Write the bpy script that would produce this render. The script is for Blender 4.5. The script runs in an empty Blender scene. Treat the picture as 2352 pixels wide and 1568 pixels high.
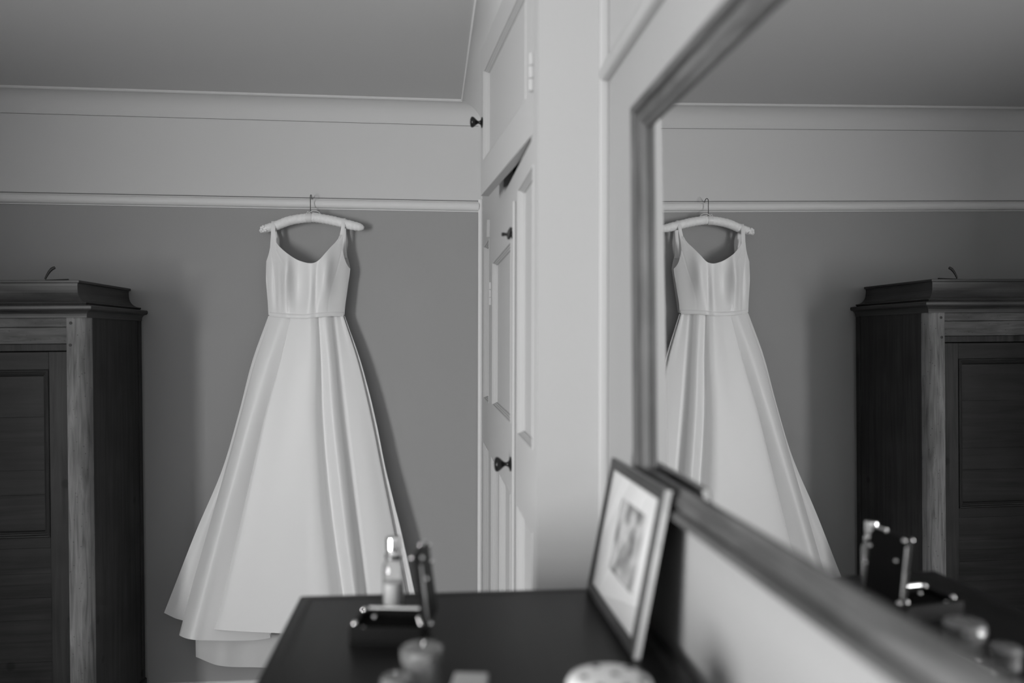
import bpy, bmesh, math, random
from mathutils import Vector, Matrix
random.seed(4)
S = bpy.context.scene
COL = S.collection
PI = math.pi

# ------------------------------------------------------------------ camera, world, light, exposure
H = 1.545                                     # eye height, metres
F = 1857.12                                   # focal length in pixels of the 2352 x 1568 frame (28 mm lens)
CR = Vector((0.99530, -0.09690, 0.00250)); CU = Vector((-0.0022, 0.0029, 1.0)); CF = Vector((0.09690, 0.99530, -0.00260))
CF.normalize(); CR = (CR - CF * CR.dot(CF)).normalized(); CU = CR.cross(CF).normalized()
CAM = Vector((0, 0, H))
cd = bpy.data.cameras.new('camera'); co = bpy.data.objects.new('camera', cd); COL.objects.link(co)
m = Matrix((CR, CU, -CF)).transposed().to_4x4(); m.translation = CAM
co.matrix_world = m
cd.sensor_width = 36.0; cd.sensor_fit = 'HORIZONTAL'; cd.lens = F / 2352 * 36.0; cd.clip_start = 0.02
cd.dof.use_dof = True; cd.dof.focus_distance = 3.22; cd.dof.aperture_fstop = 1.75
S.camera = co

w = bpy.data.worlds.new('world'); S.world = w; w.use_nodes = True
w.node_tree.nodes['Background'].inputs[0].default_value = (1, 1, 1, 1)
w.node_tree.nodes['Background'].inputs[1].default_value = 1.0

def area(name, loc, target, sx, sy, power):
    l = bpy.data.lights.new(name, 'AREA'); l.shape = 'RECTANGLE'; l.size = sx; l.size_y = sy; l.energy = power
    o = bpy.data.objects.new(name, l); COL.objects.link(o); o.location = loc
    o.rotation_euler = (Vector(target) - Vector(loc)).to_track_quat('-Z', 'Z').to_euler()
    return o
# daylight just outside the window in the left wall (window: Y WY0..WY1, Z WZ0..WZ1)
WX = -2.45; WY0, WY1, WZ0, WZ1 = -2.05, 0.00, 0.45, 2.14
RV = 0.32                                     # deep reveal shaped to cut daylight towards the back-left of the room
area('window_daylight', (WX - RV - 0.06, (WY0 + WY1) / 2, (WZ0 + WZ1) / 2), (0, (WY0 + WY1) / 2, (WZ0 + WZ1) / 2), WY1 - WY0, WZ1 - WZ0, 318)

S.view_settings.view_transform = 'Standard'; S.view_settings.look = 'None'
S.view_settings.exposure = 0.0; S.view_settings.gamma = 1.0; S.view_settings.use_curve_mapping = False
S.cycles.use_denoising = True
S.cycles.max_bounces = 10; S.cycles.diffuse_bounces = 6; S.cycles.glossy_bounces = 6; S.cycles.transmission_bounces = 8
S.cycles.caustics_reflective = False; S.cycles.caustics_refractive = False

# ------------------------------------------------------------------ helpers
def ray(u, v): return CF + CR * ((u - 1176) / F) - CU * ((v - 784) / F)
def atY(u, v, Y):
    d = ray(u, v); return CAM + d * (Y / d.y)

def mat(name, c, rough=0.6, spec=0.3, metal=0.0, noise=0.0, nscale=8.0, bump=0.0, bscale=200.0, coat=0.0, sheen=0.0):
    M = bpy.data.materials.new(name); M.use_nodes = True
    nt = M.node_tree; b = nt.nodes['Principled BSDF']
    if not isinstance(c, tuple): c = (c, c, c)
    b.inputs['Base Color'].default_value = (*c, 1); b.inputs['Roughness'].default_value = rough
    b.inputs['Metallic'].default_value = metal; b.inputs['Specular IOR Level'].default_value = spec
    b.inputs['Coat Weight'].default_value = coat; b.inputs['Sheen Weight'].default_value = sheen
    if noise or bump:
        tc = nt.nodes.new('ShaderNodeTexCoord')
    if noise:
        n = nt.nodes.new('ShaderNodeTexNoise'); n.inputs['Scale'].default_value = nscale; n.inputs['Detail'].default_value = 5
        r = nt.nodes.new('ShaderNodeValToRGB')
        r.color_ramp.elements[0].position = 0.3; r.color_ramp.elements[1].position = 0.7
        r.color_ramp.elements[0].color = (*[x * (1 - noise) for x in c], 1); r.color_ramp.elements[1].color = (*[min(1, x * (1 + noise)) for x in c], 1)
        nt.links.new(tc.outputs['Object'], n.inputs['Vector']); nt.links.new(n.outputs['Fac'], r.inputs['Fac'])
        nt.links.new(r.outputs['Color'], b.inputs['Base Color'])
    if bump:
        n2 = nt.nodes.new('ShaderNodeTexNoise'); n2.inputs['Scale'].default_value = bscale; n2.inputs['Detail'].default_value = 3
        bp = nt.nodes.new('ShaderNodeBump'); bp.inputs['Strength'].default_value = bump; bp.inputs['Distance'].default_value = 0.002
        nt.links.new(tc.outputs['Object'], n2.inputs['Vector']); nt.links.new(n2.outputs['Fac'], bp.inputs['Height'])
        nt.links.new(bp.outputs['Normal'], b.inputs['Normal'])
    return M

def wood(name, dark, light, axis='Z', rough=0.5, spec=0.3, knots=0.0, fine=40.0, stretch=0.05, coat=0.0):
    """grey tone wood: stretched noise grain along one axis, pores and knots"""
    M = bpy.data.materials.new(name); M.use_nodes = True
    nt = M.node_tree; N = nt.nodes; L = nt.links; b = N['Principled BSDF']
    b.inputs['Roughness'].default_value = rough; b.inputs['Specular IOR Level'].default_value = spec; b.inputs['Coat Weight'].default_value = coat
    tc = N.new('ShaderNodeTexCoord'); mp = N.new('ShaderNodeMapping')
    s = [fine, fine, fine]; s['XYZ'.index(axis)] = fine * stretch; mp.inputs['Scale'].default_value = s
    L.new(tc.outputs['Object'], mp.inputs['Vector'])
    n = N.new('ShaderNodeTexNoise'); n.inputs['Scale'].default_value = 1.0; n.inputs['Detail'].default_value = 7; n.inputs['Roughness'].default_value = 0.62
    n.inputs['Distortion'].default_value = 1.1
    L.new(mp.outputs['Vector'], n.inputs['Vector'])
    r = N.new('ShaderNodeValToRGB'); e = r.color_ramp.elements
    e[0].position = 0.30; e[0].color = (dark, dark, dark, 1); e[1].position = 0.72; e[1].color = (light, light, light, 1)
    k = r.color_ramp.elements.new(0.5); a = (dark + light) * 0.5; k.color = (a, a, a, 1)
    L.new(n.outputs['Fac'], r.inputs['Fac'])
    out = r.outputs['Color']
    # large cloudy variation
    n3 = N.new('ShaderNodeTexNoise'); n3.inputs['Scale'].default_value = 5.0; n3.inputs['Detail'].default_value = 2
    L.new(tc.outputs['Object'], n3.inputs['Vector'])
    r3 = N.new('ShaderNodeValToRGB'); r3.color_ramp.elements[0].position = 0.3; r3.color_ramp.elements[0].color = (0.65,) * 3 + (1,)
    r3.color_ramp.elements[1].position = 0.7; r3.color_ramp.elements[1].color = (1.15,) * 3 + (1,)
    L.new(n3.outputs['Fac'], r3.inputs['Fac'])
    mx = N.new('ShaderNodeMix'); mx.data_type = 'RGBA'; mx.blend_type = 'MULTIPLY'; mx.inputs[0].default_value = 1.0
    L.new(out, mx.inputs[6]); L.new(r3.outputs['Color'], mx.inputs[7]); out = mx.outputs[2]
    if knots:
        v = N.new('ShaderNodeTexVoronoi'); v.inputs['Scale'].default_value = 7.0 if knots < 2 else 55.0
        L.new(tc.outputs['Object'], v.inputs['Vector'])
        r2 = N.new('ShaderNodeValToRGB'); r2.color_ramp.elements[0].position = 0.07 if knots < 2 else 0.05; r2.color_ramp.elements[0].color = (0.25,) * 3 + (1,)
        r2.color_ramp.elements[1].position = 0.13 if knots < 2 else 0.14; r2.color_ramp.elements[1].color = (1, 1, 1, 1)
        L.new(v.outputs['Distance'], r2.inputs['Fac'])
        m2 = N.new('ShaderNodeMix'); m2.data_type = 'RGBA'; m2.blend_type = 'MULTIPLY'; m2.inputs[0].default_value = 0.8
        L.new(out, m2.inputs[6]); L.new(r2.outputs['Color'], m2.inputs[7]); out = m2.outputs[2]
    L.new(out, b.inputs['Base Color'])
    bp = N.new('ShaderNodeBump'); bp.inputs['Strength'].default_value = 0.25; bp.inputs['Distance'].default_value = 0.001
    L.new(n.outputs['Fac'], bp.inputs['Height']); L.new(bp.outputs['Normal'], b.inputs['Normal'])
    return M

def glassmat(name, tint=0.95, rough=0.02, body=0.0):
    """thin glass: see-through with a glossy coat, and a little frosting"""
    M = bpy.data.materials.new(name); M.use_nodes = True; nt = M.node_tree
    for x in list(nt.nodes):
        if x.type == 'BSDF_PRINCIPLED': nt.nodes.remove(x)
    tr = nt.nodes.new('ShaderNodeBsdfTransparent'); tr.inputs['Color'].default_value = (tint, tint, tint, 1)
    gs = nt.nodes.new('ShaderNodeBsdfGlossy'); gs.inputs['Roughness'].default_value = rough
    df = nt.nodes.new('ShaderNodeBsdfDiffuse'); df.inputs['Color'].default_value = (0.8, 0.8, 0.8, 1)
    lw = nt.nodes.new('ShaderNodeLayerWeight'); lw.inputs['Blend'].default_value = 0.25
    m0 = nt.nodes.new('ShaderNodeMixShader'); m0.inputs[0].default_value = body
    ms = nt.nodes.new('ShaderNodeMixShader')
    nt.links.new(tr.outputs[0], m0.inputs[1]); nt.links.new(df.outputs[0], m0.inputs[2])
    nt.links.new(lw.outputs['Facing'], ms.inputs[0]); nt.links.new(m0.outputs[0], ms.inputs[1]); nt.links.new(gs.outputs[0], ms.inputs[2])
    nt.links.new(ms.outputs[0], [x for x in nt.nodes if x.type == 'OUTPUT_MATERIAL'][0].inputs[0])
    return M

class MB:
    def __init__(self): self.v = []; self.f = []; self.mi = []
    def add(self, vs, fs, mi=0):
        o = len(self.v); self.v += [tuple(x) for x in vs]; self.f += [tuple(i + o for i in q) for q in fs]; self.mi += [mi] * len(fs)
        return self
    def bm(self, bm, mi=0):
        bm.verts.ensure_lookup_table()
        for i, v in enumerate(bm.verts): v.index = i
        self.add([v.co[:] for v in bm.verts], [[v.index for v in f.verts] for f in bm.faces], mi); bm.free(); return self
    def box(self, x0, x1, y0, y1, z0, z1, bev=0.0, xf=None, mi=0, seg=1):
        bm = bmesh.new(); bmesh.ops.create_cube(bm, size=1.0)
        for v in bm.verts:
            v.co = Vector(((x0 + x1) / 2 + v.co.x * (x1 - x0), (y0 + y1) / 2 + v.co.y * (y1 - y0), (z0 + z1) / 2 + v.co.z * (z1 - z0)))
        if bev: bmesh.ops.bevel(bm, geom=bm.edges[:], offset=bev, segments=seg, affect='EDGES', profile=0.5)
        if xf:
            for v in bm.verts: v.co = Vector(xf(v.co))
        return self.bm(bm, mi)
    def lathe(self, prof, n=24, xf=None, caps=True, mi=0):
        """profile [(r, z)] about the Z axis"""
        vs = []; fs = []
        for (r, z) in prof:
            for i in range(n):
                a = 2 * PI * i / n; vs.append(Vector((r * math.cos(a), r * math.sin(a), z)))
        for j in range(len(prof) - 1):
            for i in range(n):
                k = (i + 1) % n; fs.append((j * n + i, j * n + k, (j + 1) * n + k, (j + 1) * n + i))
        if caps:
            fs.append(tuple(reversed(range(n)))); fs.append(tuple(range((len(prof) - 1) * n, len(prof) * n)))
        if xf: vs = [Vector(xf(v)) for v in vs]
        return self.add(vs, fs, mi)
    def tube(self, pts, rad, n=10, mi=0, sx=1.0, caps=True):
        pts = [Vector(p) for p in pts]; R = rad if isinstance(rad, (list, tuple)) else [rad] * len(pts)
        vs = []; fs = []; prev = None
        for i, p in enumerate(pts):
            t = (pts[min(i + 1, len(pts) - 1)] - pts[max(i - 1, 0)]).normalized()
            a = prev if prev is not None else (Vector((0, 0, 1)) if abs(t.z) < 0.9 else Vector((0, 1, 0)))
            a = (a - t * a.dot(t)).normalized(); prev = a; b = t.cross(a)
            for k in range(n):
                an = 2 * PI * k / n; vs.append(p + (a * math.cos(an) + b * math.sin(an) * sx) * R[i])
        for i in range(len(pts) - 1):
            for k in range(n):
                q = (k + 1) % n; fs.append((i * n + k, i * n + q, (i + 1) * n + q, (i + 1) * n + k))
        if caps: fs.append(tuple(reversed(range(n)))); fs.append(tuple(range((len(pts) - 1) * n, len(pts) * n)))
        return self.add(vs, fs, mi)
    def grid(self, rows, mi=0, close=False):
        """rows: list of equally long lists of points"""
        n = len(rows[0]); vs = [p for r in rows for p in r]; fs = []
        for j in range(len(rows) - 1):
            for i in range(n - 1 + (1 if close else 0)):
                k = (i + 1) % n; fs.append((j * n + i, j * n + k, (j + 1) * n + k, (j + 1) * n + i))
        return self.add(vs, fs, mi)
    def prism(self, poly, a, b, axis=0, mi=0):
        """polygon (two coordinates) extruded from a to b along an axis"""
        n = len(poly)
        def P(q, c): l = list(q); l.insert(axis, c); return Vector(l)
        vs = [P(q, a) for q in poly] + [P(q, b) for q in poly]
        fs = [(i, (i + 1) % n, n + (i + 1) % n, n + i) for i in range(n)] + [tuple(reversed(range(n))), tuple(range(n, 2 * n))]
        return self.add(vs, fs, mi)
    def build(self, name, mats, parent=None, smooth=None, loc=None, recalc=True):
        me = bpy.data.meshes.new(name)
        o0 = Vector(loc) if loc is not None else Vector((0, 0, 0))
        me.from_pydata([tuple(Vector(v) - o0) for v in self.v], [], self.f)
        for mm in (mats if isinstance(mats, (list, tuple)) else [mats]): me.materials.append(mm)
        if any(self.mi): me.polygons.foreach_set('material_index', self.mi)
        if recalc:
            b = bmesh.new(); b.from_mesh(me); bmesh.ops.recalc_face_normals(b, faces=b.faces[:]); b.to_mesh(me); b.free()
        if smooth:
            me.polygons.foreach_set('use_smooth', [True] * len(me.polygons)); me.set_sharp_from_angle(angle=math.radians(smooth))
        me.update()
        o = bpy.data.objects.new(name, me); COL.objects.link(o); o.location = o0
        if parent:
            o.parent = parent
            o.matrix_parent_inverse = Matrix.Identity(4)
            pw = Vector((0, 0, 0)); q = parent
            while q: pw += q.location; q = q.parent
            o.location = o0 - pw
        return o

def tag(o, label=None, cat=None, group=None, kind=None):
    if label: o['label'] = label
    if cat: o['category'] = cat
    if group: o['group'] = group
    if kind: o['kind'] = kind
    return o
def thing(name, label, cat, loc, group=None):
    o = bpy.data.objects.new(name, None); o.empty_display_size = 0.05; COL.objects.link(o); o.location = loc
    return tag(o, label, cat, group)
def struct(o): o['kind'] = 'structure'; return o

def frame_side(mb, side, w, h, prof, P):
    """one mitred side of a rectangular moulding; prof = [(outward offset, height)]; P(a, b, n) -> point"""
    c = {'bottom': ((0, 0), (w, 0)), 'right': ((w, 0), (w, h)), 'top': ((w, h), (0, h)), 'left': ((0, h), (0, 0))}[side]
    def off(q, o): return (q[0] + (o if q[0] > 0 else -o), q[1] + (o if q[1] > 0 else -o))
    vs = []; n = len(prof)
    for q in c:
        for (o, z) in prof:
            a = off(q, o); vs.append(P(a[0], a[1], z))
    fs = [(i, i + 1, n + i + 1, n + i) for i in range(n - 1)]
    return mb.add(vs, fs)
def plate(mb, y0, y1, z0, z1, holes, t, P):
    """flat plate with rectangular holes, thickness t; P(a, b, n)"""
    ys = sorted({y0, y1, *[q for h in holes for q in h[:2]]}); zs = sorted({z0, z1, *[q for h in holes for q in h[2:]]})
    ys = [q for q in ys if y0 <= q <= y1]; zs = [q for q in zs if z0 <= q <= z1]
    def solid(i, j):
        if i < 0 or j < 0 or i >= len(ys) - 1 or j >= len(zs) - 1: return False
        a, b = (ys[i] + ys[i + 1]) / 2, (zs[j] + zs[j + 1]) / 2
        return not any(h[0] < a < h[1] and h[2] < b < h[3] for h in holes)
    for i in range(len(ys) - 1):
        for j in range(len(zs) - 1):
            if not solid(i, j): continue
            a, b, c, d = ys[i], ys[i + 1], zs[j], zs[j + 1]
            mb.add([P(a, c, 0), P(b, c, 0), P(b, d, 0), P(a, d, 0)], [(0, 1, 2, 3)])
            mb.add([P(a, c, -t), P(b, c, -t), P(b, d, -t), P(a, d, -t)], [(3, 2, 1, 0)])
            for (di, dj, e) in ((-1, 0, ((a, d), (a, c))), (1, 0, ((b, c), (b, d))), (0, -1, ((a, c), (b, c))), (0, 1, ((b, d), (a, d)))):
                if not solid(i + di, j + dj):
                    (p, q), (r, s) = e; mb.add([P(p, q, 0), P(r, s, 0), P(r, s, -t), P(p, q, -t)], [(3, 2, 1, 0)])
    return mb

def interp(xs, ys, x):
    """monotone-ish cubic interpolation through (xs, ys)"""
    if x <= xs[0]: return ys[0]
    if x >= xs[-1]: return ys[-1]
    for i in range(len(xs) - 1):
        if x <= xs[i + 1]: break
    hh = xs[i + 1] - xs[i]; t = (x - xs[i]) / hh
    def sl(k):
        if k == 0: return (ys[1] - ys[0]) / (xs[1] - xs[0])
        if k == len(xs) - 1: return (ys[-1] - ys[-2]) / (xs[-1] - xs[-2])
        return (ys[k + 1] - ys[k - 1]) / (xs[k + 1] - xs[k - 1])
    m0, m1 = sl(i) * hh, sl(i + 1) * hh
    return (2 * t ** 3 - 3 * t * t + 1) * ys[i] + (t ** 3 - 2 * t * t + t) * m0 + (-2 * t ** 3 + 3 * t * t) * ys[i + 1] + (t ** 3 - t * t) * m1
def spline(pts, n):
    """Catmull-Rom through a list of tuples, n samples by chord length"""
    P = [Vector(p) for p in pts]; d = [0]
    for i in range(1, len(P)): d.append(d[-1] + max((P[i] - P[i - 1]).length, 1e-6))
    k = len(pts[0]); out = []
    for i in range(n):
        x = d[-1] * i / (n - 1); out.append(tuple(interp(d, [p[c] for p in P], x) for c in range(k)))
    return out

# ------------------------------------------------------------------ materials
M_white = mat('white_paint', 0.50, 0.55, 0.25, bump=0.05, bscale=60)
M_wallw = mat('white_wall_paint', 0.64, 0.9, 0.1, bump=0.06, bscale=90)
M_wallg = mat('grey_wall_paint', 0.35, 0.9, 0.1, noise=0.012, nscale=3, bump=0.06, bscale=90)
M_unseen = mat('dark_unseen_wall', 0.16, 0.9, 0.1, noise=0.1, nscale=12)  # unseen walls made dark to cut the bounced fill light
M_inner = mat('inner_wall_paint', 0.46, 0.9, 0.1, bump=0.06, bscale=90)
M_greyr = mat('grey_wall_paint_shaded', 0.32, 0.9, 0.1, noise=0.012, nscale=3, bump=0.06, bscale=90)  # same grey, darkened in colour to stand in for shade on this wall
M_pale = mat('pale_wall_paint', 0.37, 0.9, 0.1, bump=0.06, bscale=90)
M_ceil = mat('ceiling_paint', 0.58, 0.95, 0.05)
M_carpet = mat('carpet', 0.30, 0.95, 0.05, noise=0.25, nscale=300, bump=0.5, bscale=500)
M_gloss = mat('white_gloss_woodwork', 0.46, 0.5, 0.25)
M_rail = mat('white_rail_paint', 0.74, 0.5, 0.25)
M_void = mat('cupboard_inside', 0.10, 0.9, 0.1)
M_iron = mat('dark_bronze', 0.028, 0.25, 0.6, metal=0.6)
M_black = mat('black_iron', 0.012, 0.5, 0.4)
M_satin = mat('white_satin', 0.82, 0.42, 0.45, sheen=0.25, bump=0.03, bscale=900)
M_lining = mat('dress_lining', 0.66, 0.5, 0.3, bump=0.1, bscale=40)
M_pad = mat('padded_satin', 0.86, 0.55, 0.3, noise=0.05, nscale=90, bump=0.35, bscale=120)
M_ribbon = mat('ribbon', 0.74, 0.35, 0.5)
M_hook = mat('hook_wire', 0.10, 0.35, 0.5, metal=0.8)
M_mirror = mat('mirror_silver', 0.84, 0.0, 0.5, metal=1.0)
M_silver = mat('silver', 0.85, 0.12, 0.5, metal=1.0)
M_leather = mat('black_leather', 0.006, 0.5, 0.12, bump=0.2, bscale=400)
M_velvet = mat('black_velvet', 0.004, 0.95, 0.05)
M_card = mat('grey_card', 0.40, 0.5, 0.3)
M_mat = mat('white_mount_board', 0.68, 0.9, 0.1)
M_ceram = mat('white_ceramic', 0.82, 0.12, 0.5, coat=0.4)
M_spot = mat('dark_glaze_spot', 0.03, 0.2, 0.5)
M_glass = glassmat('clear_glass', 0.97, 0.04, 0.06)
M_cut = glassmat('cut_glass', 0.9, 0.12, 0.10)
M_wax = mat('grey_wax', 0.2, 0.5, 0.3, noise=0.15, nscale=60)
M_back = mat('backing_board', 0.05, 0.8, 0.1)
W_side = wood('wardrobe_side_pine', 0.012, 0.042, 'Z', 0.5, 0.2, knots=1, fine=38)
W_door = wood('wardrobe_door_pine', 0.009, 0.028, 'X', 0.5, 0.2, knots=1, fine=34)
W_stile = wood('wardrobe_stile_pine', 0.013, 0.040, 'Z', 0.5, 0.2, knots=1, fine=45)
W_post = wood('worn_post_pine', 0.09, 0.28, 'Z', 0.55, 0.25, knots=2, fine=60, stretch=0.07)
W_frieze = wood('worn_frieze_pine', 0.045, 0.14, 'X', 0.55, 0.25, knots=2, fine=50, stretch=0.12)
W_corn = wood('cornice_pine', 0.028, 0.075, 'X', 0.42, 0.35, fine=30, stretch=0.06)
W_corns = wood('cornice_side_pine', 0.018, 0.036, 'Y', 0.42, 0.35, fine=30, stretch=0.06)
W_chest = wood('dark_mahogany', 0.0055, 0.011, 'Y', 0.40, 0.14, fine=20, stretch=0.05)
W_band = wood('crossbanding', 0.013, 0.022, 'X', 0.40, 0.14, fine=60, stretch=0.1)
W_mirr = wood('weathered_mirror_frame', 0.045, 0.15, 'Y', 0.5, 0.3, fine=60, stretch=0.08)
W_mirz = wood('weathered_mirror_stile', 0.04, 0.14, 'Z', 0.5, 0.3, fine=60, stretch=0.06)
M_raw = mat('raw_frame_edge', 0.5, 0.7, 0.15, noise=0.1, nscale=40)
W_pic = wood('picture_frame_wood', 0.035, 0.065, 'Y', 0.45, 0.3, fine=60, stretch=0.08)

# ------------------------------------------------------------------ the room
YB = 3.3448; XM = 0.3556; Y1 = 1.6245; ZC = 2.508; YR = -2.20; XL = WX
ZRB, ZRT = 2.0704, 2.1179                     # picture rail
def XC(y): return 0.2083 - 0.0056 * (y - 2.06)   # face of the fitted cupboard
struct(MB().box(XL - RV, 0.75, YR - 0.1, YB + 0.1, -0.06, 0).build('floor', M_carpet))
struct(MB().box(XL - RV, 0.75, YR - 0.1, YB + 0.1, ZC, ZC + 0.06).build('ceiling', M_ceil))
zsp = ZRB + 0.02
struct(MB().box(XL - 0.1, 0.75, YB, YB + 0.1, 0, zsp).box(XL - 0.1, 0.75, YB, YB + 0.1, zsp, ZC, mi=1).build('wall_back', [M_wallg, M_wallw]))
struct(MB().box(XM, 0.75, YR - 0.1, Y1 + 0.02, 0, zsp).box(XM, 0.75, YR - 0.1, Y1 + 0.02, zsp, ZC, mi=1).build('wall_right', [M_greyr, M_pale]))
struct(MB().box(XC(Y1), XM, Y1, Y1 + 0.03, 0, ZC).build('wall_inner', M_inner))
struct(MB().box(XL - 0.1, XM, YR - 0.1, YR, 0, zsp).box(XL - 0.1, XM, YR - 0.1, YR, zsp, ZC, mi=1).build('wall_front', [M_unseen, M_wallw]))
lw = MB()
for (a, b, c, d, k) in ((YR, WY0, 0, zsp, 0), (WY1, YB, 0, zsp, 0), (WY0, WY1, 0, WZ0, 0), (YR, WY0, zsp, ZC, 1), (WY1, YB, zsp, ZC, 1), (WY0, WY1, WZ1, ZC, 1)):
    lw.box(XL - RV, XL, a, b, c, d, mi=k)
struct(lw.build('wall_left', [M_unseen, M_wallw]))
# sash window in the left wall
win = bpy.data.objects.new('window_1', None); COL.objects.link(win); win.location = (XL - RV + 0.05, (WY0 + WY1) / 2, WZ0); win['kind'] = 'structure'
fr = MB(); ft = 0.05
fr.box(XL - RV + 0.005, XL - RV + 0.055, WY0, WY0 + ft, WZ0, WZ1); fr.box(XL - RV + 0.005, XL - RV + 0.055, WY1 - ft, WY1, WZ0, WZ1)
fr.box(XL - RV + 0.005, XL - RV + 0.055, WY0 + ft, WY1 - ft, WZ0, WZ0 + 0.06); fr.box(XL - RV + 0.005, XL - RV + 0.055, WY0 + ft, WY1 - ft, WZ1 - ft, WZ1)
zm = (WZ0 + WZ1) / 2; fr.box(XL - RV + 0.005, XL - RV + 0.055, WY0 + ft, WY1 - ft, zm - 0.02, zm + 0.02)
fr.build('sash_frame', M_gloss, win)
MB().box(XL - RV + 0.055, XL + 0.03, WY0, WY1, WZ0 - 0.03, WZ0, bev=0.005).build('window_sill', M_gloss, win)

# cove with its bead and the small quirk below
cz0 = 2.4264; cv = 0.0926
def cove_profile():
    """(offset from wall, z) polygon, closed against wall and ceiling"""
    p = [(0.0, cz0), (0.0035, cz0), (0.0035, cz0 + 0.004)]
    for i in range(13):
        a = i / 12 * PI / 2
        p.append((0.004 + (cv - 0.014) * (1 - math.cos(a)), cz0 + 0.004 + (ZC - cz0 - 0.012) * math.sin(a)))
    p += [(cv - 0.004, ZC - 0.009), (cv, ZC - 0.006), (cv, ZC), (0.0, ZC)]
    return p
struct(MB().prism([(YB - o, z) for o, z in cove_profile()], XL, 0.30, 0).build('trim_1', M_wallw, smooth=30))
cb = MB(); pr = cove_profile(); n = len(pr)
vs = [Vector((XC(y) - o, y, z)) for y in (Y1 + 0.001, YB) for o, z in pr]
cb.add(vs, [(i, (i + 1) % n, n + (i + 1) % n, n + i) for i in range(n)] + [tuple(range(n)), tuple(range(n, 2 * n))])
struct(cb.build('trim_2', M_wallw, smooth=30))
struct(MB().box(XL, 0.19, YB - 0.0015, YB, cz0 - 0.0012, cz0 + 0.0012).build('cove_shade_strip', mat('painted_gap_shade', 0.2, 0.9, 0.05)))  # thin dark strip painted in as the shade line under the cove
struct(MB().box(XL, 0.186, YB - 0.003, YB, ZRT - 0.0042, ZRT - 0.0006).build('rail_shade_strip', mat('painted_rail_shade', 0.16, 0.9, 0.05)))  # dark strip standing in for the shade along the rail's top edge
# picture rails: quirk, rounded body, fillet
def rail_profile():
    p = [(0, ZRB), (0.006, ZRB), (0.006, ZRB + 0.003)]
    for i in range(11):
        a = -PI / 2 + i / 10 * PI
        p.append((0.010 + 0.017 * math.cos(a), ZRB + 0.0215 + 0.0180 * math.sin(a)))
    p += [(0.004, ZRT - 0.0075), (0.004, ZRT - 0.004), (0, ZRT - 0.004)]
    return p
struct(MB().prism([(YB - o, z) for o, z in rail_profile()], XL, 0.186, 0).build('trim_3', M_rail, smooth=40))
rp2 = [(XM, ZRB), (XM - 0.014, ZRB), (XM - 0.019, ZRB + 0.004), (XM - 0.021, ZRB + 0.012), (XM - 0.019, ZRB + 0.024), (XM - 0.010, ZRB + 0.042), (XM - 0.003, ZRB + 0.054), (XM, ZRB + 0.060)]
nn = len(rp2)
struct(MB().add([Vector((x, y, z)) for y in (YR, Y1) for x, z in rp2], [(i, (i + 1) % nn, nn + (i + 1) % nn, nn + i) for i in range(nn)] + [tuple(range(nn)), tuple(range(nn, 2 * nn))]).build('trim_4', M_pale, smooth=60))
# batten closing the joint between inner wall and right wall
struct(MB().box(XM - 0.021, XM, Y1 - 0.005, Y1, 0.0, ZC, bev=0.004, seg=3).build('trim_5', M_white, smooth=40))
# skirting boards
def skirt(name, a, b):
    p = [(0, 0), (0.018, 0), (0.018, 0.135), (0.014, 0.142), (0.014, 0.158), (0.006, 0.168), (0, 0.17)]
    return struct(MB().prism([(YB - o, z) for o, z in p], a, b, 0).build(name, M_rail, smooth=30))
skirt('baseboard_back', XL, 0.18)
struct(MB().box(XM - 0.018, XM, YR, Y1, 0, 0.17, bev=0.004).build('baseboard_right', M_gloss))

# ------------------------------------------------------------------ fitted cupboard
cup = thing('fitted_cupboard', 'tall white panelled built-in cupboard beside the back wall, its upper door ajar', 'cupboard', (XC(2.4), 2.4, 0))
def PC(y, z, n): return Vector((XC(y) - n, y, z))
DY0, DY1, DZ1 = 2.0475, 2.8306, 1.899         # lower door
OY0, OY1, OZ0, OZ1 = 1.74, 2.386, 1.974, 2.40  # opening behind the upper door
RY0, RY1 = 1.70, 1.996                         # panel to the right of the door
LY0, LY1 = 2.965, 3.236                        # panel to the left of the door
PZ = [(0.22, 1.136), (1.310, 1.916)]
holes = [(DY0, DY1, 0.12, DZ1), (OY0, OY1, OZ0, OZ1)] + [(a, b, c, d) for (a, b) in ((RY0, RY1), (LY0, LY1)) for (c, d) in PZ]
face = plate(MB(), Y1 + 0.001, YB, 0.0, ZC, holes, 0.028, PC).build('face_frame', M_gloss, cup)
mprof = [(0.0, 0.0), (-0.0012, 0.0015), (-0.0030, 0.0), (-0.0035, -0.005), (-0.0055, -0.0055), (-0.0065, -0.010), (-0.0085, -0.0105), (-0.0095, -0.017), (-0.012, -0.0172)]
def panel_set(y0, y1, z0, z1, parent, PF, mt=M_gloss):
    pn = MB(); pn.add([PF(y0, z0, -0.017), PF(y1, z0, -0.017), PF(y1, z1, -0.017), PF(y0, z1, -0.017),
                       PF(y0, z0, -0.024), PF(y1, z0, -0.024), PF(y1, z1, -0.024), PF(y0, z1, -0.024)],
                      [(0, 1, 2, 3), (7, 6, 5, 4), (0, 4, 5, 1), (1, 5, 6, 2), (2, 6, 7, 3), (3, 7, 4, 0)])
    po = pn.build('panel', mt, parent)
    for s in ('bottom', 'right', 'top', 'left'):
        frame_side(MB(), s, y1 - y0, z1 - z0, mprof, lambda a, b, n: PF(y0 + a, z0 + b, n)).build('panel_moulding', mt, parent, smooth=25)
for (a, b) in ((RY0, RY1), (LY0, LY1)):
    for (c, d) in PZ: panel_set(a, b, c, d, face, PC)
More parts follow.
